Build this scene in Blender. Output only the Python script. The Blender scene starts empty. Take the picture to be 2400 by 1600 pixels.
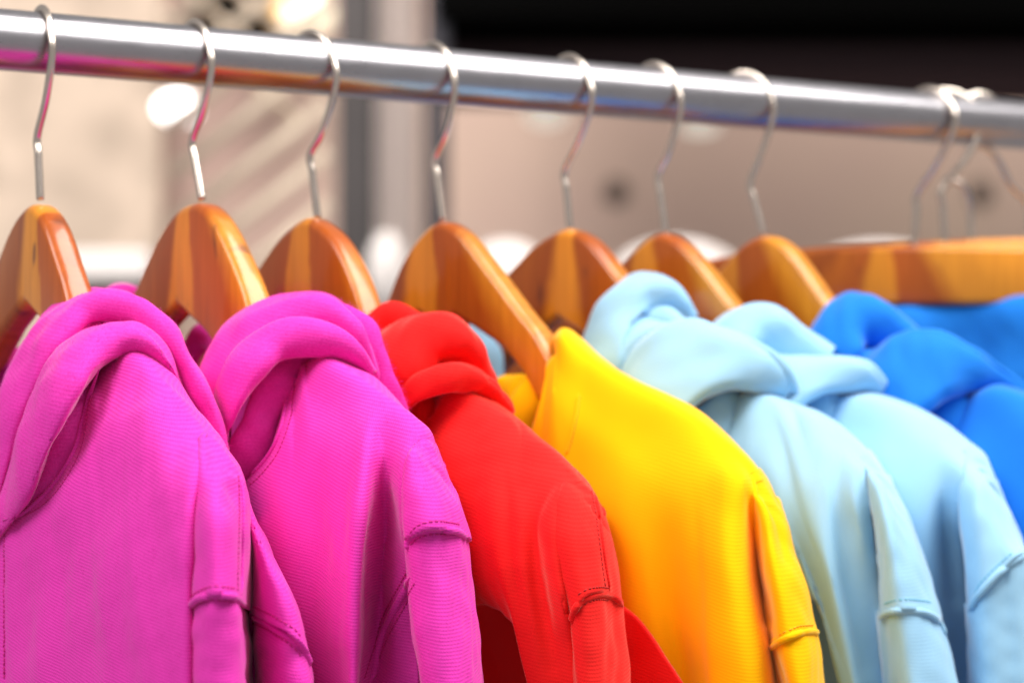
import bpy, bmesh, math, random
import numpy as np
from mathutils import Vector, Matrix
from mathutils.bvhtree import BVHTree
random.seed(4)
SC = bpy.context.scene
COL = SC.collection

# ------------------------------------------------------------------ camera
FPX, W0, H0 = 6667.0, 2400.0, 1600.0
CAM = np.array([0.0, 0.0, 1.45])
th, ph = math.radians(55.8), math.radians(1.85)
FW = np.array([math.cos(th)*math.cos(ph), math.sin(th)*math.cos(ph), math.sin(ph)])
RT = np.array([math.sin(th), -math.cos(th), 0.0])
UP = np.cross(RT, FW)
cam = bpy.data.cameras.new('camera')
co = bpy.data.objects.new('camera', cam); COL.objects.link(co)
cam.sensor_width = 36.0
cam.lens = 36.0*FPX/W0
cam.clip_start = 0.05; cam.clip_end = 100
co.matrix_world = Matrix(((RT[0], UP[0], -FW[0], CAM[0]), (RT[1], UP[1], -FW[1], CAM[1]), (RT[2], UP[2], -FW[2], CAM[2]), (0, 0, 0, 1)))
cam.dof.use_dof = True
cam.dof.focus_distance = 1.39
cam.dof.aperture_fstop = 5.2
cam.dof.aperture_blades = 0
SC.camera = co

# ------------------------------------------------------------------ light
wd = bpy.data.worlds.new('World'); SC.world = wd; wd.use_nodes = True
bgn = wd.node_tree.nodes['Background']
bgn.inputs[0].default_value = (1.0, 0.955, 0.925, 1); bgn.inputs[1].default_value = 0.42

def area(name, loc, target, size, power, col=(1, .96, .91), sy=None):
    l = bpy.data.lights.new(name, 'AREA'); l.energy = power; l.size = size; l.color = col
    if sy: l.shape = 'RECTANGLE'; l.size_y = sy
    o = bpy.data.objects.new(name, l); COL.objects.link(o)
    o.location = loc
    o.rotation_euler = (Vector(target)-Vector(loc)).to_track_quat('-Z', 'Y').to_euler()
    return o
area('shop_ceiling_light', (1.6, 0.50, 3.15), (0.9, 1.35, 1.5), 1.4, 74)
area('front_fill_light', (-1.0, 0.75, 3.5), (0.8, 1.3, 1.4), 1.4, 66)  # added fill for cloth turned to the left, no known lamp there
area('wall_fill_light', (3.9, 3.0, 3.3), (4.3, 4.7, 1.5), 1.2, 150, (1, .93, .86))  # added fill to brighten the back wall, no lamp seen here
area('wall_fill_light', (1.6, 3.6, 3.0), (2.2, 5.6, 1.5), 1.0, 60, (1, .94, .88))  # second added fill, farther left on the wall
SC.view_settings.view_transform = 'Standard'
SC.view_settings.look = 'None'
SC.view_settings.exposure = 0.0
SC.view_settings.gamma = 1.0
SC.cycles.use_denoising = True
SC.cycles.max_bounces = 10
SC.cycles.diffuse_bounces = 6

# ------------------------------------------------------------------ geometry helpers
def ray(px, py):
    return FW + RT*((px-W0/2)/FPX) + UP*((H0/2-py)/FPX)
def proj(P):
    Q = np.asarray(P)-CAM
    d = Q@FW
    return W0/2+FPX*(Q@RT)/d, H0/2-FPX*(Q@UP)/d, d
def at(px, py, depth):
    return CAM+ray(px, py)*depth
_P1 = at(95, 101, 1.5326)
RY, RZ = _P1[1], _P1[2]
def rail_x(px):
    lo, hi = -1.0, 6.0
    for _ in range(60):
        m = (lo+hi)/2
        if proj((m, RY, RZ))[0] < px: lo = m
        else: hi = m
    return lo
TOPX = [95, 452, 725, 1012, 1330, 1530, 1740]
YAW = [0, 3, 7, 12, 13, 13, 13]
HX = [rail_x(p) for p in TOPX]
class Frame:
    """The upright plane a hanger hangs in: origin at the top of its wood, w towards the near shoulder, d towards the next hanger."""
    def __init__(s, x, yaw, z=None):
        a = math.radians(yaw)
        s.o = np.array([x, RY, RZ-0.086]); s.n = np.array([math.cos(a), math.sin(a), 0.0]); s.e = np.array([math.sin(a), -math.cos(a), 0.0])
        s.M = Matrix(((s.e[0], s.n[0], 0, s.o[0]), (s.e[1], s.n[1], 0, s.o[1]), (0, 0, 1, s.o[2]), (0, 0, 0, 1)))
        s.yaw = a
    def un(s, px, py, d=0.0):
        r = ray(px, py); t = ((s.o-CAM)@s.n+d/1000.0)/(r@s.n)
        return CAM+r*t
    def wz(s, px, py, d=0.0):
        P = s.un(px, py, d)-s.o
        return P@s.e*1000, P[2]*1000
    def pt(s, w, z, d=0.0):
        return s.o+s.e*w/1000+s.n*d/1000+np.array([0, 0, z/1000.0])
FR = [Frame(x, y) for x, y in zip(HX, YAW)]

def cr(P, n):
    """Catmull-Rom through P (k x m) at n even parameters."""
    P = np.asarray(P, float)
    A = np.vstack([2*P[0]-P[1], P, 2*P[-1]-P[-2]])
    u = np.linspace(0, len(P)-1, n); i = np.minimum(u.astype(int), len(P)-2); t = (u-i)[:, None]
    p0, p1, p2, p3 = A[i], A[i+1], A[i+2], A[i+3]
    return 0.5*((2*p1)+(p2-p0)*t+(2*p0-5*p1+4*p2-p3)*t*t+(-p0+3*p1-3*p2+p3)*t**3)
def resample(P, n, dims=3):
    Q = cr(P, len(P)*12)
    L = np.concatenate([[0], np.cumsum(np.linalg.norm(np.diff(Q[:, :dims], axis=0), axis=1))])
    s = np.linspace(0, L[-1], n)
    return np.stack([np.interp(s, L, Q[:, k]) for k in range(Q.shape[1])], 1)

class Wob:
    """Smooth pseudo noise: a sum of plane waves."""
    def __init__(s, seed, lam, k=9):
        r = np.random.RandomState(seed)
        v = r.normal(size=(k, 3)); v /= np.linalg.norm(v, axis=1)[:, None]
        s.k = v*(2*math.pi/(lam*r.uniform(.6, 1.6, k)))[:, None]; s.p = r.uniform(0, 6.28, k); s.a = 1/math.sqrt(k/2)
    def __call__(s, P):
        return np.sin(P@s.k.T+s.p).sum(1)*s.a*0.7

def link(name, me, mat, parent=None, M=None):
    if M is not None: me.transform(M.inverted())
    me.update()
    o = bpy.data.objects.new(name, me); COL.objects.link(o)
    if mat: me.materials.append(mat)
    if parent is not None: o.parent = parent
    return o
def mesh(V, F, smooth=True):
    me = bpy.data.meshes.new('m'); me.from_pydata([tuple(map(float, v)) for v in V], [], F)
    if smooth: me.shade_smooth()
    return me
def tag(o, label=None, cat=None, group=None, kind=None):
    if label: o['label'] = label
    if cat: o['category'] = cat
    if group: o['group'] = group
    if kind: o['kind'] = kind
    return o
def empty(name, M):
    o = bpy.data.objects.new(name, None); COL.objects.link(o); o.matrix_world = M; o.empty_display_size = .02
    return o
def gridfaces(nr, nc, close=False):
    F = []
    m = nc if close else nc-1
    for r in range(nr-1):
        for c in range(m):
            c2 = (c+1) % nc
            F.append((r*nc+c, r*nc+c2, (r+1)*nc+c2, (r+1)*nc+c))
    return F
def grid_normals(G):
    du = np.gradient(G, axis=1); dv = np.gradient(G, axis=0)
    n = np.cross(du, dv); n /= np.linalg.norm(n, axis=2)[..., None]+1e-12
    return n

def tube_geo(P, r, seg=10, cap=True):
    """P: k x 3 centres, r: radius or k radii. Returns V, F."""
    P = np.asarray(P, float); k = len(P); r = np.full(k, r) if np.isscalar(r) else np.asarray(r)
    T = np.gradient(P, axis=0); T /= np.linalg.norm(T, axis=1)[:, None]
    ref = np.array([0, 0, 1.0]) if abs(T[0][2]) < .9 else np.array([1.0, 0, 0])
    N = ref-T[0]*(ref@T[0]); N /= np.linalg.norm(N)
    V = []
    for i in range(k):
        N = N-T[i]*(N@T[i]); N /= np.linalg.norm(N); B = np.cross(T[i], N)
        for j in range(seg):
            a = 2*math.pi*j/seg
            V.append(P[i]+r[i]*(N*math.cos(a)+B*math.sin(a)))
    F = gridfaces(k, seg, True)
    if cap:
        F.append(tuple(range(seg))[::-1]); F.append(tuple(range((k-1)*seg, k*seg)))
    return V, F
def join_geo(parts):
    V, F = [], []
    for v, f in parts:
        b = len(V); V += list(v); F += [tuple(i+b for i in q) for q in f]
    return V, F
def box_geo(c, e1, e2, e3, a, b, h):
    V = []
    for s1 in (-1, 1):
        for s2 in (-1, 1):
            for s3 in (-1, 1):
                V.append(c+e1*a/2*s1+e2*b/2*s2+e3*h/2*s3)
    F = [(0, 1, 3, 2), (4, 6, 7, 5), (0, 4, 5, 1), (2, 3, 7, 6), (0, 2, 6, 4), (1, 5, 7, 3)]
    return V, F

# ------------------------------------------------------------------ materials
class NT:
    def __init__(s, name):
        s.m = bpy.data.materials.new(name); s.m.use_nodes = True; s.t = s.m.node_tree; s.b = s.t.nodes['Principled BSDF']
    def n(s, typ, **kw):
        x = s.t.nodes.new(typ)
        for k, v in kw.items(): setattr(x, k, v)
        return x
    def l(s, a, b): s.t.links.new(a, b)
    def math(s, op, a, b=None, c=None):
        x = s.n('ShaderNodeMath', operation=op)
        for k, v in enumerate((a, b, c)):
            if v is None: continue
            if isinstance(v, (int, float)): x.inputs[k].default_value = v
            else: s.l(v, x.inputs[k])
        return x.outputs[0]
    def noise(s, vec, scale, detail=3, rough=.5):
        x = s.n('ShaderNodeTexNoise'); x.inputs['Scale'].default_value = scale; x.inputs['Detail'].default_value = detail; x.inputs['Roughness'].default_value = rough
        s.l(vec, x.inputs['Vector']); return x.outputs['Fac']
    def mix(s, f, a, b):
        x = s.n('ShaderNodeMix', data_type='RGBA')
        for k, v in ((0, f), (6, a), (7, b)):
            if isinstance(v, tuple): x.inputs[k].default_value = (*v, 1)
            elif isinstance(v, (int, float)): x.inputs[k].default_value = v
            else: s.l(v, x.inputs[k])
        return x.outputs[2]

def fabric(name, col, groove, sheen=.5, tint=(1, 1, 1), cross=.35, bump=.25, rowp=1.8, nap=.5, kc=.36):
    """Brushed knit: courses along local Z, wales across, woolly nap on top."""
    t = NT(name)
    tc = t.n('ShaderNodeTexCoord'); ob = tc.outputs['Object']
    sp = t.n('ShaderNodeSeparateXYZ'); t.l(ob, sp.inputs[0])
    wn = t.noise(ob, 10, 2); wf = t.noise(ob, 160, 2)
    k1 = 2*math.pi/(rowp/1000)
    zz = t.math('ADD', t.math('MULTIPLY', sp.outputs[2], k1), t.math('ADD', t.math('MULTIPLY', wn, 40.0), t.math('MULTIPLY', wf, 2.2)))
    # courses sag away from the neck
    zz = t.math('ADD', zz, t.math('MULTIPLY', sp.outputs[0], k1*.22))
    s1 = t.math('SINE', zz)
    xx = t.math('ADD', t.math('MULTIPLY', sp.outputs[0], 2*math.pi/.0015), t.math('MULTIPLY', sp.outputs[1], 2*math.pi/.0018))
    xx = t.math('ADD', xx, t.math('MULTIPLY', wf, 3.0))
    s2 = t.math('SINE', xx)
    knit = t.math('ADD', t.math('MULTIPLY', s1, .5), t.math('MULTIPLY', t.math('MULTIPLY', s1, s2), cross))
    fz = t.noise(ob, 900, 3, .7); mid = t.noise(ob, 60, 4, .6)
    h = t.math('ADD', knit, t.math('MULTIPLY', fz, 1.6*nap))
    f = t.math('ADD', t.math('MULTIPLY', knit, kc), t.math('ADD', t.math('MULTIPLY', t.math('SUBTRACT', mid, .5), .22), .62))
    f = t.math('ADD', f, t.math('MULTIPLY', t.math('SUBTRACT', fz, .5), .9*nap))
    f = t.math('MINIMUM', t.math('MAXIMUM', f, 0.0), 1.0)
    t.l(t.mix(f, groove, col), t.b.inputs['Base Color'])
    bp = t.n('ShaderNodeBump'); bp.inputs['Strength'].default_value = bump; bp.inputs['Distance'].default_value = .0006
    t.l(h, bp.inputs['Height']); t.l(bp.outputs[0], t.b.inputs['Normal'])
    t.b.inputs['Roughness'].default_value = .95
    t.b.inputs['Specular IOR Level'].default_value = .12
    t.b.inputs['Sheen Weight'].default_value = sheen
    t.b.inputs['Sheen Roughness'].default_value = .30
    t.b.inputs['Sheen Tint'].default_value = (*tint, 1)
    return t.m
def plain(name, col, rough=.6, metal=0, spec=.5, emit=None, es=1, nscale=None, ncol=None, coat=0):
    t = NT(name)
    t.b.inputs['Base Color'].default_value = (*col, 1); t.b.inputs['Roughness'].default_value = rough; t.b.inputs['Metallic'].default_value = metal
    t.b.inputs['Specular IOR Level'].default_value = spec; t.b.inputs['Coat Weight'].default_value = coat
    if emit: t.b.inputs['Emission Color'].default_value = (*emit, 1); t.b.inputs['Emission Strength'].default_value = es
    if nscale:
        tc = t.n('ShaderNodeTexCoord'); f = t.noise(tc.outputs['Object'], nscale, 3)
        f = t.math('MINIMUM', t.math('MAXIMUM', t.math('MULTIPLY_ADD', f, 3.0, -1.0), 0.0), 1.0)
        t.l(t.mix(f, ncol, col), t.b.inputs['Base Color'])
    return t.m
def metal(name, col, rough, scr=0.0):
    t = NT(name); tc = t.n('ShaderNodeTexCoord')
    mp = t.n('ShaderNodeMapping'); mp.inputs['Scale'].default_value = (14, 160, 160) if scr else (60, 60, 60); t.l(tc.outputs['Object'], mp.inputs[0])
    f = t.noise(mp.outputs[0], 3, 5, .65)
    g = t.noise(tc.outputs['Object'], 45, 5, .7)
    t.l(t.mix(g, tuple(c*.78 for c in col), col), t.b.inputs['Base Color'])
    t.b.inputs['Metallic'].default_value = 1
    t.l(t.math('MULTIPLY_ADD', f, .22 if scr else .1, rough), t.b.inputs['Roughness'])
    bp = t.n('ShaderNodeBump'); bp.inputs['Strength'].default_value = scr; bp.inputs['Distance'].default_value = .0004
    t.l(f, bp.inputs['Height']); t.l(bp.outputs[0], t.b.inputs['Normal'])
    return t.m
def wood(name, seed, off=0.0):
    """Varnished laminated wood: broad upright staves of unlike tone with fine grain, right side painted as a lit edge."""
    t = NT(name); tc = t.n('ShaderNodeTexCoord'); ob = tc.outputs['Object']
    sp = t.n('ShaderNodeSeparateXYZ'); t.l(ob, sp.inputs[0])
    mp = t.n('ShaderNodeMapping'); mp.inputs['Location'].default_value = (seed*.37, seed*.11, seed*.53); mp.inputs['Scale'].default_value = (260, 60, 14); t.l(ob, mp.inputs[0])
    grain = t.noise(mp.outputs[0], 1, 4, .6)
    mp2 = t.n('ShaderNodeMapping'); mp2.inputs['Location'].default_value = (seed, seed*.3, seed*.2); t.l(ob, mp2.inputs[0])
    wob = t.noise(mp2.outputs[0], 30, 3)
    # staves fan out a little from the top of the hanger
    zn = t.math('MULTIPLY', sp.outputs[2], -1.0)
    u = t.math('DIVIDE', t.math('ADD', sp.outputs[0], off), t.math('ADD', t.math('MULTIPLY', zn, .55), .022))
    u = t.math('ADD', u, t.math('MULTIPLY', wob, .24))
    u = t.math('MULTIPLY_ADD', u, .16, .5)
    r = t.n('ShaderNodeValToRGB'); t.l(u, r.inputs[0]); r.color_ramp.interpolation = 'LINEAR'
    rnd = random.Random(seed)
    A, B, C, D = (.47, .118, .006), (.39, .084, .006), (.74, .27, .016), (.62, .24, .018)  # D paints the brightness of the lit right edge into the wood
    base = [(0, B), (.18, A), (.30, B), (.36, A), (.455, B), (.475, C), (.545, C), (.56, B), (.66, B), (.72, D), (.84, D), (1, D)]
    el = r.color_ramp.elements
    while len(el) > 1: el.remove(el[0])
    for i, (p, c) in enumerate(base):
        p = min(1, max(0, p+rnd.uniform(-.008, .008)))
        e = el[0] if i == 0 else el.new(p)
        e.position = p; k = rnd.uniform(.88, 1.12); e.color = (c[0]*k, c[1]*k, c[2]*k, 1)
    g = t.math('MINIMUM', t.math('MAXIMUM', t.math('MULTIPLY_ADD', grain, 2.2, -.55), 0.0), 1.0)
    dark = t.n('ShaderNodeMix', data_type='RGBA', blend_type='MULTIPLY'); dark.inputs[0].default_value = .75
    t.l(r.outputs[0], dark.inputs[6]); t.l(t.mix(g, (.74, .62, .5), (1.1, 1.1, 1.1)), dark.inputs[7])
    # knots and streaks
    mp3 = t.n('ShaderNodeMapping'); mp3.inputs['Location'].default_value = (seed*.7, .2, seed); mp3.inputs['Scale'].default_value = (75, 30, 26); t.l(ob, mp3.inputs[0])
    kn = t.noise(mp3.outputs[0], 1, 2); kn = t.math('MINIMUM', t.math('MAXIMUM', t.math('MULTIPLY_ADD', kn, 9.0, -5.9), 0.0), .75)
    t.l(t.mix(kn, dark.outputs[2], (.13, .03, .008)), t.b.inputs['Base Color'])
    t.b.inputs['Roughness'].default_value = .36
    t.b.inputs['Coat Weight'].default_value = .5; t.b.inputs['Specular IOR Level'].default_value = .3; t.b.inputs['Coat Roughness'].default_value = .09
    bp = t.n('ShaderNodeBump'); bp.inputs['Strength'].default_value = .12; bp.inputs['Distance'].default_value = .0004
    t.l(grain, bp.inputs['Height']); t.l(bp.outputs[0], t.b.inputs['Normal'])
    return t.m

PINK = (.84, .060, .50); PINKG = (.60, .020, .33)
M_PINK = fabric('pink_fleece', PINK, PINKG, .26, (1, .72, .90), kc=.30, rowp=1.6)
M_PINKH = fabric('pink_fleece_brushed', PINK, (.66, .02, .32), .32, (1, .72, .92), cross=.1, bump=.16, rowp=2.0, nap=1.5, kc=.04)
M_RED = fabric('red_fleece', (.88, .022, .02), (.66, .010, .010), .5, (1, .5, .4), bump=.16, kc=.28)
M_YEL = fabric('yellow_fleece', (1.0, .51, .001), (.95, .44, .001), .4, (1, .95, .5), bump=.12, kc=.18)
M_LB = fabric('light_blue_fleece', (.34, .59, .80), (.27, .52, .76), .8, (1, 1, 1), bump=.12, kc=.15)
M_BLU = fabric('blue_fleece', (.016, .20, .70), (.012, .16, .60), .6, (.6, .85, 1), bump=.12, kc=.15)
M_THP = plain('pink_thread', (.55, .012, .22), .9)
M_THR = plain('red_thread', (.45, .01, .01), .9)
M_THY = plain('yellow_thread', (.75, .33, .002), .9)
M_THB = plain('light_blue_thread', (.15, .45, .62), .9)
M_RAIL = metal('brushed_steel', (.45, .44, .475), .19, .14)
M_WIRE = metal('hook_wire', (.74, .65, .58), .20)

# ------------------------------------------------------------------ rail
rx0, rx1 = -0.6, 2.6
V, F = tube_geo([np.array([x, RY, RZ]) for x in np.linspace(rx0, rx1, 40)], .0165, 64)
Mr = Matrix.Translation((.9, RY, RZ))
rail = link('clothes_rail', mesh(V, F), M_RAIL, None, Mr); rail.matrix_world = Mr
tag(rail, 'round polished steel rail running across the picture that carries all the hangers', 'rail')

# ------------------------------------------------------------------ hangers
RIDGE = [
 [(226,846),(255,830),(295,835),(350,850),(405,895),(450,955),(503,1024),(530,1057),(552,1090),(566,1122)],
 [(684,870),(704,860),(766,850),(840,872),(893,908),(918,928),(945,953),(975,983),(1000,1012),(1022,1046),(1040,1095)],
 [(1000,960),(1020,935),(1080,915),(1147,938),(1210,986),(1265,1031),(1321,1080),(1350,1106),(1378,1134),(1400,1172)],
 [(1400,850),(1480,890),(1560,928),(1636,968),(1700,1018),(1740,1054),(1766,1082),(1785,1110),(1803,1142)],
 [(1688,975),(1716,950),(1762,930),(1830,935),(1902,962),(1953,991),(1990,1019),(2020,1045),(2040,1063),(2060,1084),(2078,1112)],
 [(1928,955),(1965,935),(2050,930),(2140,952),(2210,992),(2250,1022),(2280,1047),(2304,1068),(2322,1098)],
 [(2212,985),(2255,935),(2330,910),(2430,932),(2540,995),(2610,1070)]]
OUT = [
 ([(0,612),(17,557),(38,510),(64,479)], [(123,474),(145,493),(164,527),(179,574),(196,625),(213,667)], (94,468)),
 ([(328,667),(340,630),(362,578),(383,536),(408,498),(438,474)], [(502,470),(532,489),(557,523),(583,574),(608,630),(634,688)], (468,466)),
 ([(608,625),(630,587),(659,549),(693,521)], [(778,519),(812,542),(838,578),(863,625),(880,667),(898,718)], (740,511)),
 ([(915,709),(927,641),(957,586),(985,550),(1010,525)], [(1083,521),(1117,544),(1147,583),(1176,620),(1210,665),(1236,700),(1270,743),(1308,785)], (1037,515)),
 ([(1210,617),(1236,587),(1266,561),(1295,547)], [(1381,542),(1415,561),(1440,591),(1466,625),(1483,651)], (1336,539)),
 ([(1466,608),(1487,583),(1517,557)], [(1590,549),(1617,561),(1647,589),(1676,621),(1702,655),(1753,722)], (1560,548)),
 ([(1693,625),(1715,595),(1740,570),(1770,555)], [(1832,553),(1862,566),(1889,595),(1915,630),(1940,667),(1991,735)], (1793,551)),
]
HOOK = [  # wood, bend, forward bulge, top as seen
 ((94,468), (88,318), (108,232), (122,130), (95,9)),
 ((473,468), (451,330), (474,262), (495,165), (452,44)),
 ((744,512), (728,362), (757,305), (787,195), (725,71)),
 ((1037,517), (1021,372), (1047,308), (1065,215), (1012,97)),
 ((1336,540), (1324,400), (1357,330), (1387,238), (1330,126)),
 ((1560,549), (1543,410), (1568,355), (1595,258), (1530,145)),
 ((1790,552), (1759,428), (1785,360), (1812,270), (1740,165)),
]
HLAB = [
 'varnished wooden hanger above the front pink hoodie, cut by the left edge',
 'varnished wooden hanger with dark knots, arching over the second pink hoodie',
 'wooden hanger with a bright orange stave, rising behind the pink hood above the red collar',
 'wide wooden hanger whose long shoulder slopes down to the yellow hoodie',
 'wooden hanger left of the tallest light blue hood, with a grey gap in its notch',
 'wooden hanger between the two light blue hoods',
 'wooden hanger just left of the blue hood, last of the arched ones',
]
def hook_curve(fr, h, R_=20.5):
    lo, hi = -70.0, 60.0
    zc = fr.un(*h[3])[2]
    for _ in range(50):
        m = (lo+hi)/2; f2 = Frame(fr.o[0], m)
        q = np.array([fr.o[0], RY, zc])+f2.e*R_/1000
        if proj(q)[0] < h[3][0]: lo = m
        else: hi = m
    fr = Frame(fr.o[0], (lo+hi)/2)
    P = [fr.un(*h[0]), fr.un(h[0][0]*.75+h[1][0]*.25, h[0][1]*.75+h[1][1]*.25), fr.un(h[0][0]*.25+h[1][0]*.75, h[0][1]*.25+h[1][1]*.75+6), fr.un(*h[1])]
    P += [fr.un(*h[2]), fr.un(*h[3])]
    top = np.array([fr.o[0], RY, RZ+.0165+.0021])
    # from the near-side bulge over the rail and down its far side
    E = P[-1]-top; w = E@fr.e
    hor = fr.e*w
    R = w
    ang = [25, 50, 72]
    zc = P[-1][2]
    for a in ang:
        c = math.radians(a); P.append(np.array([top[0], RY, zc])+hor*math.cos(c)+np.array([0, 0, top[2]-zc])*math.sin(c))
    P.append(top)
    for a in (112, 135, 156):
        c = math.radians(a); P.append(np.array([top[0], RY, zc])+hor*math.cos(c)*.95+np.array([0, 0, top[2]-zc])*math.sin(c))
    return resample(P, 90)
def hanger_geo(fr, L, R, top, rid, bot=None, dthick=17.0):
    prof = [(fr.wz(x, y, -6.5)) for x, y in L]+[(fr.wz(top[0], top[1], 0)[0], 0.3)]+[fr.wz(x, y, 6.5) for x, y in R]
    w = np.array([p[0] for p in prof]); z = np.array([p[1] for p in prof])
    k = np.argsort(w); w, z = w[k], z[k]
    def ext(w0, z0, s):
        t = s*218.0; zt = -132.0
        xs = np.linspace(0, 1, 8)[1:]
        return w0+(t-w0)*xs, z0+(zt-z0)*(xs**.92)
    a, b = ext(w[-1], z[-1], 1)
    rz_ = sorted(fr.wz(x, y, 11) for x, y in rid)
    rw, rr = np.array([p[0] for p in rz_]), np.array([p[1]-11 for p in rz_])
    sel = a > rw[0]-12
    b = np.where(sel, np.minimum(b, np.interp(a, rw, rr)), b)
    c, d = ext(w[0], z[0], -1)
    w = np.concatenate([c[::-1], w, a]); z = np.concatenate([d[::-1], z, b])
    W = np.linspace(-218, 218, 175)
    Z = np.interp(W, w, z)
    ker = np.array([1, 2, 3, 2, 1])/9.0
    for _ in range(3):
        Z[2:-2] = np.convolve(Z, ker, 'valid')
    zb = np.interp(np.abs(W+3), [0, 30, 52, 100, 150, 218], [-54, -70, -87, -113, -134, -156])
    if bot:
        q = sorted(fr.wz(x, y, -7) for x, y in bot)+[(160, -132)]
        zn = np.interp(W, [p[0] for p in q], [p[1] for p in q])
        zb = np.where((W > q[0][0]) & (W < 160), zn, zb)
    zb = np.minimum(zb, Z-20)
    V = []
    m = 28
    for i, ww in enumerate(W):
        end = min(1, (218-abs(ww))/9.0); k = math.sqrt(max(0, 1-(1-end)**2))
        th_ = dthick*(1+.25*(abs(ww)/218)**2)*max(k, .05)
        mid = (Z[i]+zb[i])/2; hh = (Z[i]-zb[i])/2*max(.45+.55*k, .05)
        rc = min(6.0, th_*.42)
        bow = 8*(abs(ww)/218)**2       # the arms bow forward a little
        for j in range(m):
            a = 2*math.pi*(j+.5)/m
            ca, sa = math.cos(a), math.sin(a)
            sx = math.copysign(1, ca); sz = math.copysign(1, sa)
            dx = sx*(th_/2-rc)+rc*ca; dz = sz*(hh-rc)+rc*sa
            V.append(fr.pt(ww, mid+dz, dx-bow))
    F = gridfaces(len(W), m, True)
    F.append(tuple(range(m))[::-1]); F.append(tuple(range((len(W)-1)*m, len(W)*m)))
    return V, F
for i, fr in enumerate(FR):
    e = empty('wooden_hanger', fr.M); tag(e, HLAB[i], 'hanger', 'wooden hangers on the rail')
    V, F = hanger_geo(fr, *OUT[i][:2], OUT[i][2], RIDGE[i], [(1057,738),(1102,764),(1183,818),(1233,880),(1262,936)] if i == 3 else None)
    off = [-.009, -.006, -.004, -.003, -.006, -.002, .004][i]
    link('wooden_body', mesh(V, F), wood('varnished_wood_%s' % 'abcdefg'[i], i*3.1+1, off), e, fr.M)
    C = hook_curve(fr, HOOK[i])
    V, F = tube_geo(C, .0021, 14)
    link('hook', mesh(V, F), M_WIRE, e, fr.M)

# ------------------------------------------------------------------ garment builders
def polydist(X, Y, line):
    """Distance of points to a polyline and parameter 0..1 along it."""
    best = np.full(X.shape, 1e9); par = np.zeros(X.shape); n = len(line)-1
    for k in range(n):
        (x0, y0), (x1, y1) = line[k], line[k+1]
        dx, dy = x1-x0, y1-y0; L = dx*dx+dy*dy
        t = np.clip(((X-x0)*dx+(Y-y0)*dy)/L, 0, 1)
        d = np.hypot(X-x0-t*dx, Y-y0-t*dy); m = d < best
        best[m] = d[m]; par[m] = ((k+t)/n)[m]
    return best, par
def inward(R):
    R = np.array(R, float); T = np.gradient(R, axis=0); T /= np.linalg.norm(T, axis=1)[:, None]
    return np.stack([-T[:, 1], T[:, 0]], 1)     # lower left of a ridge that runs right and down
def patch(fr, cols, nr=110, nc=120, folds=(), seed=0, wob=(1.1, .05, .22, .017)):
    """cols: list of (ridge point or None, [(px, py, d) ...]). A draped sheet over the shoulder."""
    rid = [c[0] for c in cols if c[0]]
    inn = inward(rid) if len(rid) > 1 else None
    P = []; q = 0
    for r, pts in cols:
        if r:
            u = inn[q]; q += 1
            pre = [(r[0]+u[0]*34, r[1]+u[1]*34, 46), (r[0]+u[0]*10, r[1]+u[1]*10, 26), (r[0], r[1], 11), (r[0]+u[0]*8, r[1]+u[1]*8, -3), (r[0]+u[0]*26, r[1]+u[1]*26, -11)]
            pts = pre+list(pts)
        P.append(resample([fr.un(*p) for p in pts], nr))
    P = np.array(P)                       # cols x nr x 3
    G = np.stack([cr(P[:, k], nc) for k in range(nr)], 0)      # nr x nc x 3
    N = grid_normals(G)
    mid = G[nr//2, nc//2]
    if N[nr//2, nc//2]@(CAM-mid) < 0: N = -N
    Q = G.reshape(-1, 3); n = N.reshape(-1, 3)
    disp = Wob(seed, wob[1])(Q)*wob[0]+Wob(seed+7, wob[3])(Q)*wob[2]
    if folds:
        x, y, _ = proj3(Q)
        for line, wd_, amp in folds:
            d, t = polydist(x, y, line)
            tp = np.clip(t/.3, 0, 1); tp = tp*tp*(3-2*tp)
            disp = disp+.7*amp*np.exp(-(d/wd_)**2)*tp
    Q = Q+n*(disp/1000)[:, None]
    return Q, gridfaces(nr, nc)
def proj3(Q):
    Q = Q-CAM; d = Q@FW
    return W0/2+FPX*(Q@RT)/d, H0/2-FPX*(Q@UP)/d, d
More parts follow.
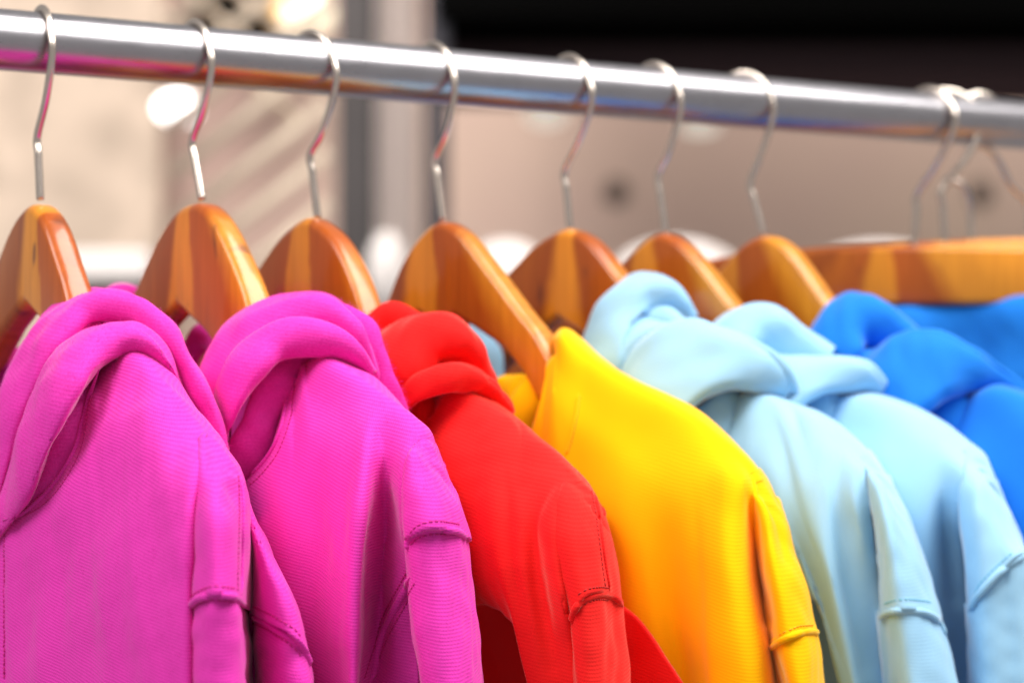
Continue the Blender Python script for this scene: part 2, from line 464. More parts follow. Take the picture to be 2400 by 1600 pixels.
def sweep(fr, path, seed=0, n=None, m=36, flat=.62, wob=1.0, dd=0):
    """A soft roll of cloth. path: (px, py, d, half width in px[, depth in mm])."""
    A = []
    for p in path:
        P = fr.un(p[0], p[1], p[2]+dd); dep = (P-CAM)@FW; w = p[3]*dep/FPX
        A.append((*P, w, (p[4]/1000 if len(p) > 4 else w*flat)))
    n = n or 14*len(path)
    A = resample(A, n)
    C = A[:, :3]; w = A[:, 3]; h = A[:, 4]
    T = np.gradient(C, axis=0); T /= np.linalg.norm(T, axis=1)[:, None]
    L = np.concatenate([[0], np.cumsum(np.linalg.norm(np.diff(C, axis=0), axis=1))])
    rmean = w.mean()
    e = np.minimum(np.minimum(L, L[-1]-L)/rmean, 1); k = np.sqrt(np.clip(1-(1-e)**2, 0.0004, 1))
    V = np.zeros((n, m, 3))
    # across direction carried along the path without twisting; starts square to the view
    for i in range(n):
        vd = C[i]-CAM; vd /= np.linalg.norm(vd)
        B = np.cross(T[i], vd); B /= np.linalg.norm(B); N = np.cross(B, T[i])
        if N@vd > 0: N = -N
        for j in range(m):
            a = 2*math.pi*j/m
            V[i, j] = C[i]+B*w[i]*k[i]*math.cos(a)+N*h[i]*k[i]*math.sin(a)
    Q = V.reshape(-1, 3)
    ctr = np.repeat(C, m, axis=0)
    nn = Q-ctr; nn /= np.linalg.norm(nn, axis=1)[:, None]+1e-9
    ds = Wob(seed, .045)(Q)*1.3*wob+Wob(seed+3, .018)(Q)*.5*wob
    kk = np.repeat(k, m)
    Q = Q+nn*(ds*kk/1000)[:, None]
    F = gridfaces(n, m, True); F.append(tuple(range(m))[::-1]); F.append(tuple(range((n-1)*m, n*m)))
    return Q, F
SLOPE = {0: (-.02, .10), 1: (.12, .10), 2: (.08, .06), 3: (.33, .12), 4: (.10, .22), 5: (.03, .10)}
FUZZ = {0: 26000, 1: 22000, 2: 12000}
HOODN = {0: 2, 1: 2, 2: 2, 4: 2, 5: 2, 6: 2}
def hoodsheet(fr, rolls, seed):
    """One sheet of hood cloth laid in folds; every roll gives the line of one fold."""
    strips = []
    n = 26
    for k, r in enumerate(rolls):
        A = resample([(p[0], p[1], p[2], p[3], p[4] if len(p) > 4 else p[3]) for p in r], n, 2)
        T = np.gradient(A[:, :2], axis=0); T /= np.linalg.norm(T, axis=1)[:, None]
        N = np.stack([T[:, 1], -T[:, 0]], 1)
        ho, hi_ = A[:, 3], A[:, 4]; h = np.minimum((ho+hi_)/2, 70)*.62/4.2
        def st(a, dd, f=0.0): return np.column_stack([A[:, :2]+N*((ho if a > 0 else hi_)*a)[:, None], A[:, 2]+dd-h*f])
        if k == 0: strips += [st(.2, 40), st(.75, 28), st(.97, 12), st(1.0, 0)]
        else: strips += [st(1.04, 7), st(.97, 0, .1)]
        strips += [st(.74, 0, .66), st(.3, 0, .97), st(-.2, 0, 1), st(-.66, 0, .78), st(-.94, 0, .35)]
        if k == len(rolls)-1: strips += [st(-1.0, 4), st(-.85, 14), st(-.3, 26)]
    P = np.array([[fr.un(*q) for q in resample(s_, 110)] for s_ in strips])
    G = np.stack([cr(P[:, k], 130) for k in range(P.shape[1])], 0)
    Nn = grid_normals(G); m = (G.shape[0]//2, 30)
    if Nn[m]@(CAM-G[m]) < 0: Nn = -Nn
    Q = G.reshape(-1, 3); nn = Nn.reshape(-1, 3)
    ds = Wob(seed, .05)(Q)*1.6+Wob(seed+3, .02)(Q)*.5
    return Q+nn*(ds/1000)[:, None], gridfaces(G.shape[0], G.shape[1])
def mirror(fr, Q, F):
    """The same sheet on the far shoulder."""
    R = Q-fr.o; w = R@fr.e
    return Q-np.outer(2*w, fr.e), [f[::-1] for f in F]
class Tree:
    def __init__(s, geos):
        V, F = join_geo(geos)
        s.t = BVHTree.FromPolygons([Vector(v) for v in V], F)
    def hit(s, px, py):
        r = Vector(ray(px, py)).normalized(); h = s.t.ray_cast(Vector(CAM), r)
        if h[0] is None: return None, None
        n = h[1]
        if n.dot(r) > 0: n = -n
        return np.array(h[0]), np.array(n)
    def line(s, pts, n):
        P = cr(np.array(pts, float), n); O = []; NN = []
        for p in P:
            a, b = s.hit(*p)
            if a is not None: O.append(a); NN.append(b)
        return O, NN
def seam(tree, pts, r=.0016, lift=.0012, n=60, rad=8):
    O, NN = tree.line(pts, n)
    if len(O) < 6: return [], []
    P = np.array([o+k*lift for o, k in zip(O, NN)])
    # drop jumps
    keep = [0]
    for i in range(1, len(P)):
        if np.linalg.norm(P[i]-P[keep[-1]]) < .02: keep.append(i)
    P = P[keep]
    for _ in range(3): P[1:-1] = (P[:-2]+2*P[1:-1]+P[2:])/4
    if len(P) < 4: return [], []
    k = np.clip(np.minimum(np.arange(len(P)), np.arange(len(P))[::-1])/4.0, .15, 1)
    return tube_geo(P, r*k, rad)
def stitches(tree, pts, pitch=.0026, ln=.0018, r=.00042):
    O, NN = tree.line(pts, 140)
    if len(O) < 6: return [], []
    O = np.array(O); NN = np.array(NN)
    L = np.concatenate([[0], np.cumsum(np.linalg.norm(np.diff(O, axis=0), axis=1))])
    parts = []
    s = 0.0
    while s+ln < L[-1]:
        a = np.array([np.interp(s, L, O[:, k]) for k in range(3)]); b = np.array([np.interp(s+ln, L, O[:, k]) for k in range(3)])
        n = np.array([np.interp(s, L, NN[:, k]) for k in range(3)])
        if np.linalg.norm(b-a) < ln*1.6:
            a = a+n*.0011; b = b+n*.0011
            parts.append(tube_geo([a-n*.0001, a*.7+b*.3+n*.0002, a*.3+b*.7+n*.0002, b-n*.0001], r, 5))
        s += pitch
    return join_geo(parts)
def sheet(name, geo, mat, e, fr, thick=.0022):
    V, F = geo
    o = link(name, mesh(V, F), mat, e, fr.M)
    md = o.modifiers.new('thickness', 'SOLIDIFY'); md.thickness = thick; md.offset = 0
    return o
def solid(name, geo, mat, e, fr):
    if not len(geo[0]): return None
    return link(name, mesh(*geo), mat, e, fr.M)

def garment(i, name, label, mat, thread, body, shoulder=None, sleeve=(), hood=(), far=(), seams=(), stitch=(), folds=(), back=None, mathood=None, extra=(), backsheet=None):
    fr = FR[i] if isinstance(i, int) else i
    sd = len(bpy.data.objects)
    e = empty(name, fr.M); tag(e, label, 'hoodie', 'hoodies hanging on the rail')
    B = patch(fr, body, folds=folds, seed=sd, wob=(1.1, .05, .22, .017) if i < 3 else (1.0, .07, .06, .02)); geos = [B]
    sheet('side_panel', B, mat, e, fr); sheet('side_panel', mirror(fr, *B), mat, e, fr)
    S = None
    if shoulder:
        c0 = shoulder[0]
        k1 = [(x-9, y, d+9) if (c0[0] or q > 1) else (x, y, d) for q, (x, y, d) in enumerate(c0[1])]
        r1 = shoulder[1][0]
        r0 = (c0[0][0]+(c0[0][0]-r1[0])*.4, c0[0][1]+(c0[0][1]-r1[1])*.4+3) if c0[0] else None
        shoulder = [(r0, k1)]+list(shoulder)
        S = patch(fr, shoulder, nr=80, nc=80, folds=folds, seed=sd+1, wob=(.7, .05, .3, .017)); geos.append(S); sheet('shoulder', S, mat, e, fr); sheet('shoulder', mirror(fr, *S), mat, e, fr)
    if shoulder:
        SV = []
        s0, s1 = SLOPE[i]
        for j, (_, pts) in enumerate(shoulder):
            x, y, d = pts[-1]; sl = s0+(s1-s0)*min(1, j/(len(shoulder)-2))
            SV.append((None, [(x-sl*16, y-16, d+3.4), (x+sl*12, y+12, d+2.6), (x+sl*60, y+60, d+2.2), (x+sl*160, y+160, d+2), (x+sl*320, y+320, d+2), (x+sl*520, y+520, d+2)]))
        G = patch(fr, SV, nr=60, nc=90, folds=folds, seed=sd+2, wob=(.9, .05, .35, .017)); geos.append(G)
        sheet('sleeve', G, mat, e, fr); sheet('sleeve', mirror(fr, *G), mat, e, fr)
    W_ = np.linspace(-205, 205, 36); Zr = np.linspace(0, 1, 40)
    rzz = sorted(fr.wz(x, y, 11) for x, y in RIDGE[i])
    top = np.minimum(-100 if i == 3 else -76, np.interp(np.abs(W_), [p[0] for p in rzz], [p[1]-6 for p in rzz])-np.clip((np.abs(W_)-40)*.5, 0, 26))
    wob_ = Wob(sd+9, .09)
    BP = np.array([[fr.pt(w, tz-420*q, 24+12*q) for w, tz in zip(W_, top)] for q in Zr]).reshape(-1, 3)
    BP = BP+fr.n*(wob_(BP)*.003)[:, None]
    sheet('back_panel', (BP, gridfaces(40, 36)), mat, e, fr)
    if backsheet:
        G = patch(fr, backsheet, nr=50, nc=50, seed=sd+5); geos.append(G); sheet('hem_panel', G, mat, e, fr)
    if hood:
        hs = [sweep(fr, h, seed=sd+20+k) for k, h in enumerate(hood)]
        ns = HOODN.get(i, 2); n0 = 1 if i == 2 else 0
        hs = [h for k, h in enumerate(hs) if not (n0 <= k < n0+ns)] if len(hood) > 1 else hs
        if len(hood) > 1:
            HS = hoodsheet(fr, hood[n0:n0+ns], sd+31); geos.append(HS)
            sheet('hood', HS, mathood or mat, e, fr, .0018)
        geos += hs
        for h_ in hs: solid('collar' if len(hood) > 1 else 'hood', h_, mathood or mat, e, fr)
    if far:
        for k, h in enumerate(far): solid('hood', sweep(fr, h, seed=sd+40+k), mathood or mat, e, fr)
    T = Tree(geos)
    if i in FUZZ: fuzz(e, fr, geos, FUZZ[i], mat, sd)
    for nm, pts, r in seams:
        solid(nm, seam(T, pts, r), mat, e, fr)
    st = [g for g in (stitches(T, p) for p in stitch) if len(g[0])]
    if st:
        o = solid('stitching', join_geo(st), thread, e, fr); o['kind'] = 'stuff'
    return e, T

def fuzz(e, fr, geos, n, mat, seed, L=.0024):
    r = np.random.RandomState(seed); V, F = [], []
    V0, F0 = join_geo(geos); V0 = np.array(V0)
    Fi = np.array([f for f in F0 if len(f) == 4])
    for k in r.randint(0, len(Fi), n):
        a, b, c, d = V0[Fi[k]]; u, v = r.rand(2)
        p = (a*(1-u)+b*u)*(1-v)+(d*(1-u)+c*u)*v
        nn = np.cross(b-a, d-a); q = np.linalg.norm(nn)
        if q < 1e-12: continue
        nn /= q
        if nn@(CAM-p) < -.3*np.linalg.norm(CAM-p): nn = -nn
        t = r.normal(size=3); t -= nn*(t@nn); t /= np.linalg.norm(t)
        l = L*r.uniform(.4, 1.3); side = np.cross(nn, t)*.00006
        pts = [p, p+nn*l*.5+t*l*.25, p+nn*l*.8+t*l*.8]
        base = len(V)
        for m_, x in enumerate(pts):
            V += [x-side*(1-.3*m_), x+side*(1-.3*m_)]
        F += [(base, base+1, base+3, base+2), (base+2, base+3, base+5, base+4)]
    o = link('fuzz', mesh(V, F), mat, e, fr.M); o['kind'] = 'stuff'
# ------------------------------------------------------------------ pink hoodie in front
garment(0, 'hoodie', 'bright pink hoodie in front at the lower left with a double rolled hood', M_PINK, M_THP,
 body=[
  ((226,846), [(212,892,-14),(198,950,-24),(183,1040,-32),(138,1125,-38),(45,1208,-42),(-80,1245,-44)]),
  ((255,815), [(233,890,-17),(222,960,-28),(210,1060,-36),(170,1160,-42),(80,1250,-45),(-80,1400,-47)]),
  ((295,806), [(275,900,-19),(262,1000,-31),(245,1150,-40),(200,1300,-46),(80,1450,-48),(-80,1650,-50)]),
  ((350,832), [(325,930,-21),(312,1050,-33),(300,1200,-41),(275,1400,-47),(220,1650,-50),(150,1950,-52)]),
  ((405,890), [(375,980,-22),(365,1100,-34),(362,1250,-42),(355,1450,-46),(345,1650,-48),(330,1950,-50)]),
  ((450,955), [(420,1040,-23),(412,1150,-35),(410,1300,-42),(405,1450,-45),(400,1650,-46),(395,1950,-47)]),
  ((503,1024), [(466,1090,-24),(450,1180,-34),(447,1300,-38),(446,1450,-40),(446,1650,-41),(446,1950,-42)]),
  ((520,1050), [(484,1110,-20),(458,1200,-22),(454,1300,-24),(452,1450,-24),(452,1650,-24),(452,1950,-24)])],
 shoulder=[
  ((503,1020), [(468,1090,-25),(452,1180,-31),(450,1300,-35),(451,1422,-38)]),
  ((530,1057), [(492,1120,-25),(480,1200,-35),(477,1300,-39),(474,1402,-42)]),
  ((552,1090), [(518,1140,-22),(510,1210,-33),(509,1300,-37),(508,1396,-40)]),
  ((566,1122), [(546,1170,-12),(543,1230,-22),(545,1310,-25),(548,1402,-27)]),
  (None, [(560,1125,46),(566,1140,26),(572,1150,10),(573,1190,0),(572,1240,0),(572,1320,2),(570,1425,2)]),
  (None, [(562,1140,46),(570,1160,30),(577,1175,22),(582,1210,20),(586,1250,24),(588,1320,26),(588,1432,26)]),
  (None, [(570,1165,46),(578,1176,34),(586,1196,26),(594,1240,16),(600,1300,12),(602,1370,12),(604,1442,12)]),
  (None, [(575,1185,46),(586,1204,34),(598,1228,24),(614,1280,12),(632,1340,8),(646,1400,8),(656,1470,8)]),
  (None, [(590,1215,52),(604,1240,40),(619,1266,30),(640,1318,20),(664,1375,16),(688,1440,16),(706,1510,16)]),
  (None, [(596,1232,60),(612,1262,52),(628,1290,44),(650,1338,34),(676,1395,30),(700,1462,30),(722,1545,30)]),
  (None, [(590,1250,80),(600,1280,76),(615,1320,70),(635,1370,64),(655,1420,62),(680,1480,62),(700,1560,62)])],
 sleeve=[
  [(506,1376,-18,46,17),(502,1430,-20,51,19),(498,1500,-21,51,20),(496,1600,-21,51,20),(494,1700,-21,51,20),(492,1900,-21,51,20)],
  [(622,1432,38,52,20),(650,1475,38,62,26),(660,1540,38,72,28),(668,1620,38,78,28),(676,1700,38,78,28),(690,1900,38,80,28)]],
 hood=[
  [(-50,1230,-42,34),(-14,1095,-42,35),(12,995,-40,36),(48,905,-36,38),(98,812,-28,38),(150,754,-18,38),(200,724,-8,38),(250,720,0,38),(305,738,8,39),(355,776,14,39),(392,828,20,37),(425,885,26,37),(455,945,32,37),(480,1005,38,37),(500,1065,42,34)],
  [(-40,1262,-46,26),(22,1182,-48,32),(58,1100,-50,38),(92,1010,-49,42),(130,925,-44,43),(170,862,-36,42),(215,820,-26,40),(262,800,-15,37),(305,800,-7,34),(345,824,1,32),(378,862,8,28),(402,905,17,24),(420,950,28,20)],
  [(232,862,-8,26),(200,935,-22,42),(172,1020,-31,48),(134,1095,-36,50),(84,1155,-39,46),(20,1200,-41,40),(-70,1235,-41,34)]],
 seams=[('neck_seam', [(228,862),(214,900),(201,958),(187,1040),(146,1118),(88,1180),(10,1218)], .0014),
        ('armhole_seam', [(450,1424),(458,1412),(474,1401),(510,1396),(545,1399),(556,1410)], .0019),
        ('armhole_seam', [(596,1444),(616,1452),(640,1464),(665,1482),(690,1505),(712,1535),(722,1562)], .0019),
        ('shoulder_seam', [(560,1130),(565,1180),(563,1250),(561,1320),(560,1395)], .0010)],
 stitch=[[(240,880),(224,910),(211,965),(197,1045),(158,1125),(98,1190),(15,1228)],
         [(453,1404),(464,1389),(502,1375),(548,1379)], [(455,1432),(472,1416),(505,1408),(545,1412)],
         [(600,1422),(640,1440),(680,1468),(705,1500)], [(598,1460),(640,1480),(680,1510),(705,1545)],
         [(554,1118),(556,1180),(554,1250),(552,1320),(551,1385)], [(16,1240),(14,1330),(14,1450),(14,1590)]],
 folds=[([(345,900),(360,1000),(395,1150),(430,1300)], 40, 2.5), ([(330,960),(320,1150),(330,1350),(340,1600)], 30, 1.6),
        ([(250,1000),(235,1200),(200,1450),(180,1600)], 34, -1.8), ([(300,1050),(280,1250),(255,1450),(250,1600)], 24, 1.5),
        ([(120,1250),(110,1400),(100,1600)], 26, 2.0), ([(160,1200),(150,1400),(140,1600)], 18, -1.6),
        ([(12,1240),(10,1350),(10,1480),(10,1600)], 6, -2.2), ([(560,1200),(575,1300),(578,1420)], 10, -2)],
 mathood=M_PINKH)

# ------------------------------------------------------------------ second pink hoodie
garment(1, 'hoodie', 'pink hoodie with a dented shoulder between the front pink one and the red one', M_PINK, M_THP,
 body=[
  ((684,866), [(674,920,-14),(660,985,-24),(635,1060,-30),(600,1108,-34),(560,1142,-37),(400,1240,-40)]),
  ((704,842), [(692,930,-17),(682,1000,-28),(662,1080,-34),(630,1140,-38),(590,1200,-41),(450,1350,-45)]),
  ((766,833), [(738,930,-19),(722,1030,-31),(700,1150,-38),(670,1300,-43),(620,1480,-46),(540,1800,-48)]),
  ((840,872), [(790,960,-21),(775,1060,-32),(762,1200,-39),(745,1400,-44),(735,1600,-46),(720,1900,-48)]),
  ((893,908), [(840,985,-23),(826,1080,-34),(815,1200,-41),(805,1350,-45),(800,1600,-47),(790,1900,-49)]),
  ((918,928), [(868,1000,-24),(856,1090,-36),(844,1200,-44),(834,1350,-48),(829,1600,-50),(824,1900,-52)]),
  ((945,953), [(893,1020,-20),(882,1100,-27),(872,1200,-29),(856,1350,-30),(846,1600,-30),(838,1900,-30)]),
  ((975,983), [(925,1040,-18),(912,1120,-21),(908,1220,-15),(898,1350,-12),(876,1600,-12),(860,1900,-12)]),
  ((1000,1012), [(952,1070,-23),(940,1140,-28),(942,1220,-25),(945,1300,-20),(938,1420,-14),(920,1600,-12),(910,1900,-12)]),
  ((1011,1042), [(975,1090,-22),(962,1160,-28),(966,1230,-26),(968,1300,-20),(975,1420,-10),(985,1600,-6),(990,1900,-6)])],
 shoulder=[
  ((1002,1017), [(962,1070,-25),(952,1140,-32),(955,1200,-34),(961,1262,-35)]),
  ((1022,1046), [(992,1100,-22),(984,1150,-31),(988,1200,-33),(996,1245,-34)]),
  ((1040,1095), [(1025,1130,-13),(1027,1170,-21),(1031,1210,-24),(1036,1244,-25)]),
  (None, [(1035,1085,46),(1042,1100,30),(1050,1125,12),(1058,1160,2),(1066,1200,-5),(1074,1250,-8)]),
  (None, [(1036,1090,46),(1044,1108,36),(1055,1137,20),(1072,1188,14),(1084,1228,12),(1094,1268,12)]),
  (None, [(1020,1100,50),(1032,1130,48),(1042,1165,42),(1055,1205,40),(1065,1240,40),(1075,1280,40)])],
 sleeve=[[(1020,1230,-12,60,18),(1033,1300,-12,71,21),(1041,1390,-12,77,22),(1050,1490,-12,79,22),(1061,1600,-12,81,22),(1080,1880,-12,84,22)]],
 hood=[
  [(485,1080,-36,30),(498,1005,-41,36),(503,940,-40,42),(530,868,-36,50),(572,808,-28,52),(622,762,-18,54),(680,741,-8,56),(740,744,0,55),(790,772,8,50),(822,815,14,45),(845,865,20,38),(862,910,26,32)],
  [(490,1110,-42,26),(505,1022,-49,30),(528,948,-50,33),(556,884,-46,36),(598,834,-38,36),(645,803,-28,33),(700,794,-18,32),(752,798,-10,30),(796,816,-1,27),(835,846,8,24),(862,884,16,20)],
  [(750,735,16,30),(800,740,16,36),(850,785,20,38),(880,840,24,37),(905,895,28,34),(928,945,34,28),(945,985,40,22)],
  [(735,838,2,32),(692,852,-8,36),(650,905,-20,44),(618,970,-28,50),(588,1040,-33,52),(552,1100,-37,52),(520,1170,-38,48)]],
 far=[[(250,760,-20,22),(266,696,-8,24),(300,686,4,24),(345,700,14,22),(380,750,24,22)],
      [(420,900,24,34),(455,820,22,28),(486,790,22,24),(520,815,22,26),(548,880,22,28)]],
 seams=[('neck_seam', [(684,905),(676,945),(664,1005),(640,1060),(604,1104),(572,1132)], .0013),
        ('armhole_seam', [(961,1290),(962,1268),(976,1252),(1000,1243),(1034,1242),(1070,1248),(1088,1264)], .0019),
        ('armhole_seam', [(966,1352),(945,1395),(918,1450),(890,1515),(862,1600)], .0021)],
 stitch=[[(696,905),(688,950),(676,1010),(652,1068),(616,1114),(585,1142)], [(966,1248),(982,1232),(1008,1224),(1040,1224),(1072,1230)],
         [(968,1276),(984,1262),(1010,1254),(1044,1254)], [(955,1340),(930,1390),(902,1445),(874,1510),(848,1590)], [(976,1366),(956,1405),(930,1460),(903,1520),(880,1590)]],
 folds=[([(760,940),(770,1100),(790,1300),(800,1500)], 36, 1.8), ([(700,1000),(690,1200),(660,1450),(650,1600)], 30, 1.6), ([(730,1100),(725,1300),(715,1600)], 22, -1.6),
        ([(905,1060),(900,1150),(905,1250)], 26, -2.5)],
 mathood=M_PINKH)

# ------------------------------------------------------------------ red hoodie
garment(2, 'hoodie', 'red hoodie with a thick turned-down hood, between the pink and the yellow ones', M_RED, M_THR,
 body=[
  ((1000,955), [(985,1000,-14),(965,1060,-24),(950,1140,-30),(950,1250,-32),(980,1350,-30),(1060,1408,-22)]),
  ((1020,924), [(1012,1000,-17),(1005,1080,-27),(1000,1180,-34),(1010,1280,-38),(1050,1370,-34),(1100,1410,-26)]),
  ((1080,904), [(1065,1000,-19),(1058,1100,-31),(1058,1220,-38),(1080,1320,-40),(1115,1385,-36),(1145,1414,-30)]),
  ((1147,938), [(1120,1030,-21),(1112,1130,-33),(1115,1250,-40),(1140,1360,-41),(1185,1442,-36)]),
  ((1210,986), [(1178,1070,-23),(1165,1170,-35),(1168,1290,-42),(1190,1400,-43),(1222,1510,-40)]),
  ((1265,1031), [(1228,1110,-23),(1216,1200,-34),(1220,1310,-39),(1240,1440,-40),(1262,1580,-40),(1290,1850,-40)]),
  ((1321,1080), [(1278,1150,-24),(1262,1230,-31),(1266,1330,-33),(1288,1450,-33),(1315,1600,-34),(1340,1850,-34)]),
  ((1350,1106), [(1315,1160,-24),(1303,1240,-35),(1308,1330,-40),(1325,1420,-40),(1345,1520,-30),(1357,1650,-28),(1365,1850,-28)]),
  ((1366,1122), [(1340,1180,-20),(1335,1250,-24),(1345,1340,-22),(1358,1420,-16),(1368,1520,-8),(1380,1650,-8),(1390,1850,-8)])],
 shoulder=[
  ((1350,1104), [(1316,1160,-25),(1305,1240,-35),(1318,1340,-38),(1345,1444,-38)]),
  ((1378,1134), [(1350,1185,-23),(1345,1260,-34),(1352,1330,-37),(1368,1402,-38)]),
  ((1400,1172), [(1388,1210,-12),(1388,1270,-22),(1394,1330,-25),(1400,1390,-27)]),
  ((1413,1204), [(1414,1240,-2),(1420,1300,-8),(1426,1350,-8),(1430,1394,-9)]),
  (None, [(1395,1175,46),(1405,1188,26),(1416,1212,14),(1430,1262,12),(1442,1320,12),(1450,1370,12),(1458,1424,12)]),
  (None, [(1376,1180,48),(1390,1215,44),(1400,1250,40),(1410,1290,38),(1420,1340,38),(1430,1390,38),(1440,1440,38)])],
 sleeve=[[(1402,1380,-15,46,16),(1404,1440,-17,55,19),(1408,1530,-17,58,20),(1414,1600,-17,58,20),(1430,1880,-17,60,20)]],
 backsheet=[(None, [(1000,1300,34),(980,1600,34),(960,1950,34)]), (None, [(1200,1250,30),(1220,1600,30),(1240,1950,30)]), (None, [(1400,1330,38),(1410,1600,38),(1420,1950,38)]),
            (None, [(1448,1405,38),(1462,1600,38),(1480,1950,38)]), (None, [(1500,1458,41),(1520,1680,41),(1530,1950,41)]), (None, [(1595,1598,43),(1640,1750,43),(1680,1950,43)])],
 hood=[
  [(820,830,-14,40),(862,782,-6,44),(915,752,4,42),(965,765,10,38),(1005,800,14,34)],
  [(870,910,-34,50),(925,855,-26,70),(985,820,-16,80),(1040,815,-6,76),(1080,842,5,62),(1106,882,14,46),(1132,918,22,34),(1160,950,32,16)],
  [(925,950,-34,26),(970,910,-32,32),(1015,892,-27,31),(1062,886,-19,31),(1102,894,-8,30),(1138,916,4,27),(1166,942,15,20),(1190,968,28,6)],
  [(1010,930,-6,22),(985,980,-14,36),(965,1040,-20,44),(945,1100,-24,46)]],
 seams=[('armhole_seam', [(1346,1462),(1348,1440),(1362,1412),(1391,1394),(1425,1394),(1450,1414),(1465,1444),(1467,1490),(1468,1530)], .0019),
        ('shoulder_seam', [(1388,1150),(1398,1200),(1406,1260),(1415,1330),(1424,1385)], .0010)],
 stitch=[[(1358,1394),(1376,1381),(1402,1376),(1424,1378)], [(1356,1436),(1372,1414),(1395,1405),(1422,1406)], [(1382,1152),(1391,1200),(1399,1262),(1407,1330),(1414,1380)]],
 folds=[([(1240,1190),(1255,1290),(1265,1400),(1290,1560)], 24, -3.0), ([(1180,1060),(1170,1200),(1190,1340)], 40, 2.0), ([(1090,1060),(1075,1200),(1090,1330)], 32, -1.8)])

# ------------------------------------------------------------------ yellow hoodie
garment(3, 'hoodie', 'plain yellow hoodie without its hood in view, on the wide shouldered hanger in the middle', M_YEL, M_THY,
 body=[
  ((1300,800), [(1286,850,-12),(1277,900,-18),(1263,960,-24),(1243,1020,-28),(1205,1100,-32),(1150,1250,-34)]),
  ((1328,779), [(1314,870,-17),(1306,960,-27),(1298,1060,-34),(1280,1200,-38),(1260,1400,-40),(1240,1700,-40)]),
  ((1400,836), [(1375,930,-19),(1362,1030,-31),(1358,1160,-38),(1360,1320,-42),(1380,1500,-44),(1400,1850,-44)]),
  ((1480,888), [(1445,980,-21),(1428,1080,-33),(1424,1220,-40),(1440,1380,-45),(1470,1560,-47),(1500,1850,-47)]),
  ((1560,928), [(1518,1020,-21),(1502,1120,-33),(1500,1260,-40),(1515,1400,-43),(1540,1580,-45),(1560,1850,-45)]),
  ((1636,968), [(1592,1060,-23),(1576,1160,-33),(1575,1290,-36),(1588,1430,-36),(1606,1600,-36),(1620,1850,-36)]),
  ((1700,1018), [(1658,1100,-25),(1646,1190,-35),(1650,1310,-44),(1662,1450,-48),(1670,1600,-49),(1680,1850,-49)]),
  ((1740,1054), [(1707,1120,-27),(1700,1210,-37),(1708,1330,-45),(1726,1460,-47),(1748,1600,-47),(1766,1850,-47)]),
  ((1766,1082), [(1740,1135,-24),(1738,1220,-29),(1752,1340,-31),(1774,1460,-32),(1796,1600,-32),(1812,1850,-32)]),
  ((1785,1110), [(1764,1160,-18),(1768,1250,-12),(1784,1370,-4),(1804,1480,-2),(1822,1600,-2),(1838,1850,-2)]),
  ((1792,1124), [(1775,1180,-14),(1780,1270,-8),(1796,1380,0),(1816,1480,4),(1832,1600,6),(1848,1850,6)])],
 shoulder=[
  ((1785,1108), [(1764,1160,-18),(1770,1250,-16),(1786,1350,-16),(1798,1440,-16),(1808,1520,-16)]),
  ((1803,1142), [(1794,1200,-19),(1804,1290,-28),(1820,1390,-33),(1836,1500,-35)]),
  ((1820,1182), [(1822,1250,-12),(1838,1330,-21),(1855,1400,-25),(1872,1484,-27)]),
  (None, [(1812,1165,46),(1820,1182,20),(1832,1212,4),(1848,1268,-4),(1868,1337,-7),(1881,1392,-8),(1900,1480,-9)]),
  (None, [(1806,1160,46),(1815,1178,34),(1830,1212,22),(1848,1262,16),(1871,1334,14),(1885,1392,14),(1912,1486,12)]),
  (None, [(1785,1165,52),(1800,1200,50),(1812,1250,46),(1830,1320,44),(1850,1400,42),(1875,1500,40)])],
 sleeve=[[(1860,1472,-14,50,15),(1866,1530,-14,57,18),(1880,1600,-14,55,20),(1900,1700,-10,52,20),(1930,1880,-10,54,20)]],
 hood=[[(1288,838,4,18),(1268,885,0,30),(1240,940,-6,44),(1215,1010,-12,50),(1180,1100,-18,54)]],
 far=[[(1140,915,10,26),(1190,910,8,32),(1228,935,4,44),(1224,1000,0,56),(1218,1090,0,58)]],
 seams=[('armhole_seam', [(1808,1520),(1834,1501),(1872,1484),(1904,1481),(1918,1492)], .0019),
        ('neck_seam', [(1358,925),(1352,975),(1340,1030),(1328,1068)], .0009)],
 stitch=[[(1832,1486),(1868,1468),(1900,1466)], [(1361,931),(1355,978),(1344,1030),(1332,1066)]],
 folds=[([(1752,1090),(1764,1200),(1778,1330),(1796,1450)], 18, -3.0), ([(1460,1050),(1470,1250),(1490,1450),(1510,1600)], 34, 1.8), ([(1630,1120),(1634,1280),(1640,1450),(1650,1600)], 16, -1.6),
        ([(1350,1000),(1340,1150),(1345,1300)], 40, -1.5)])

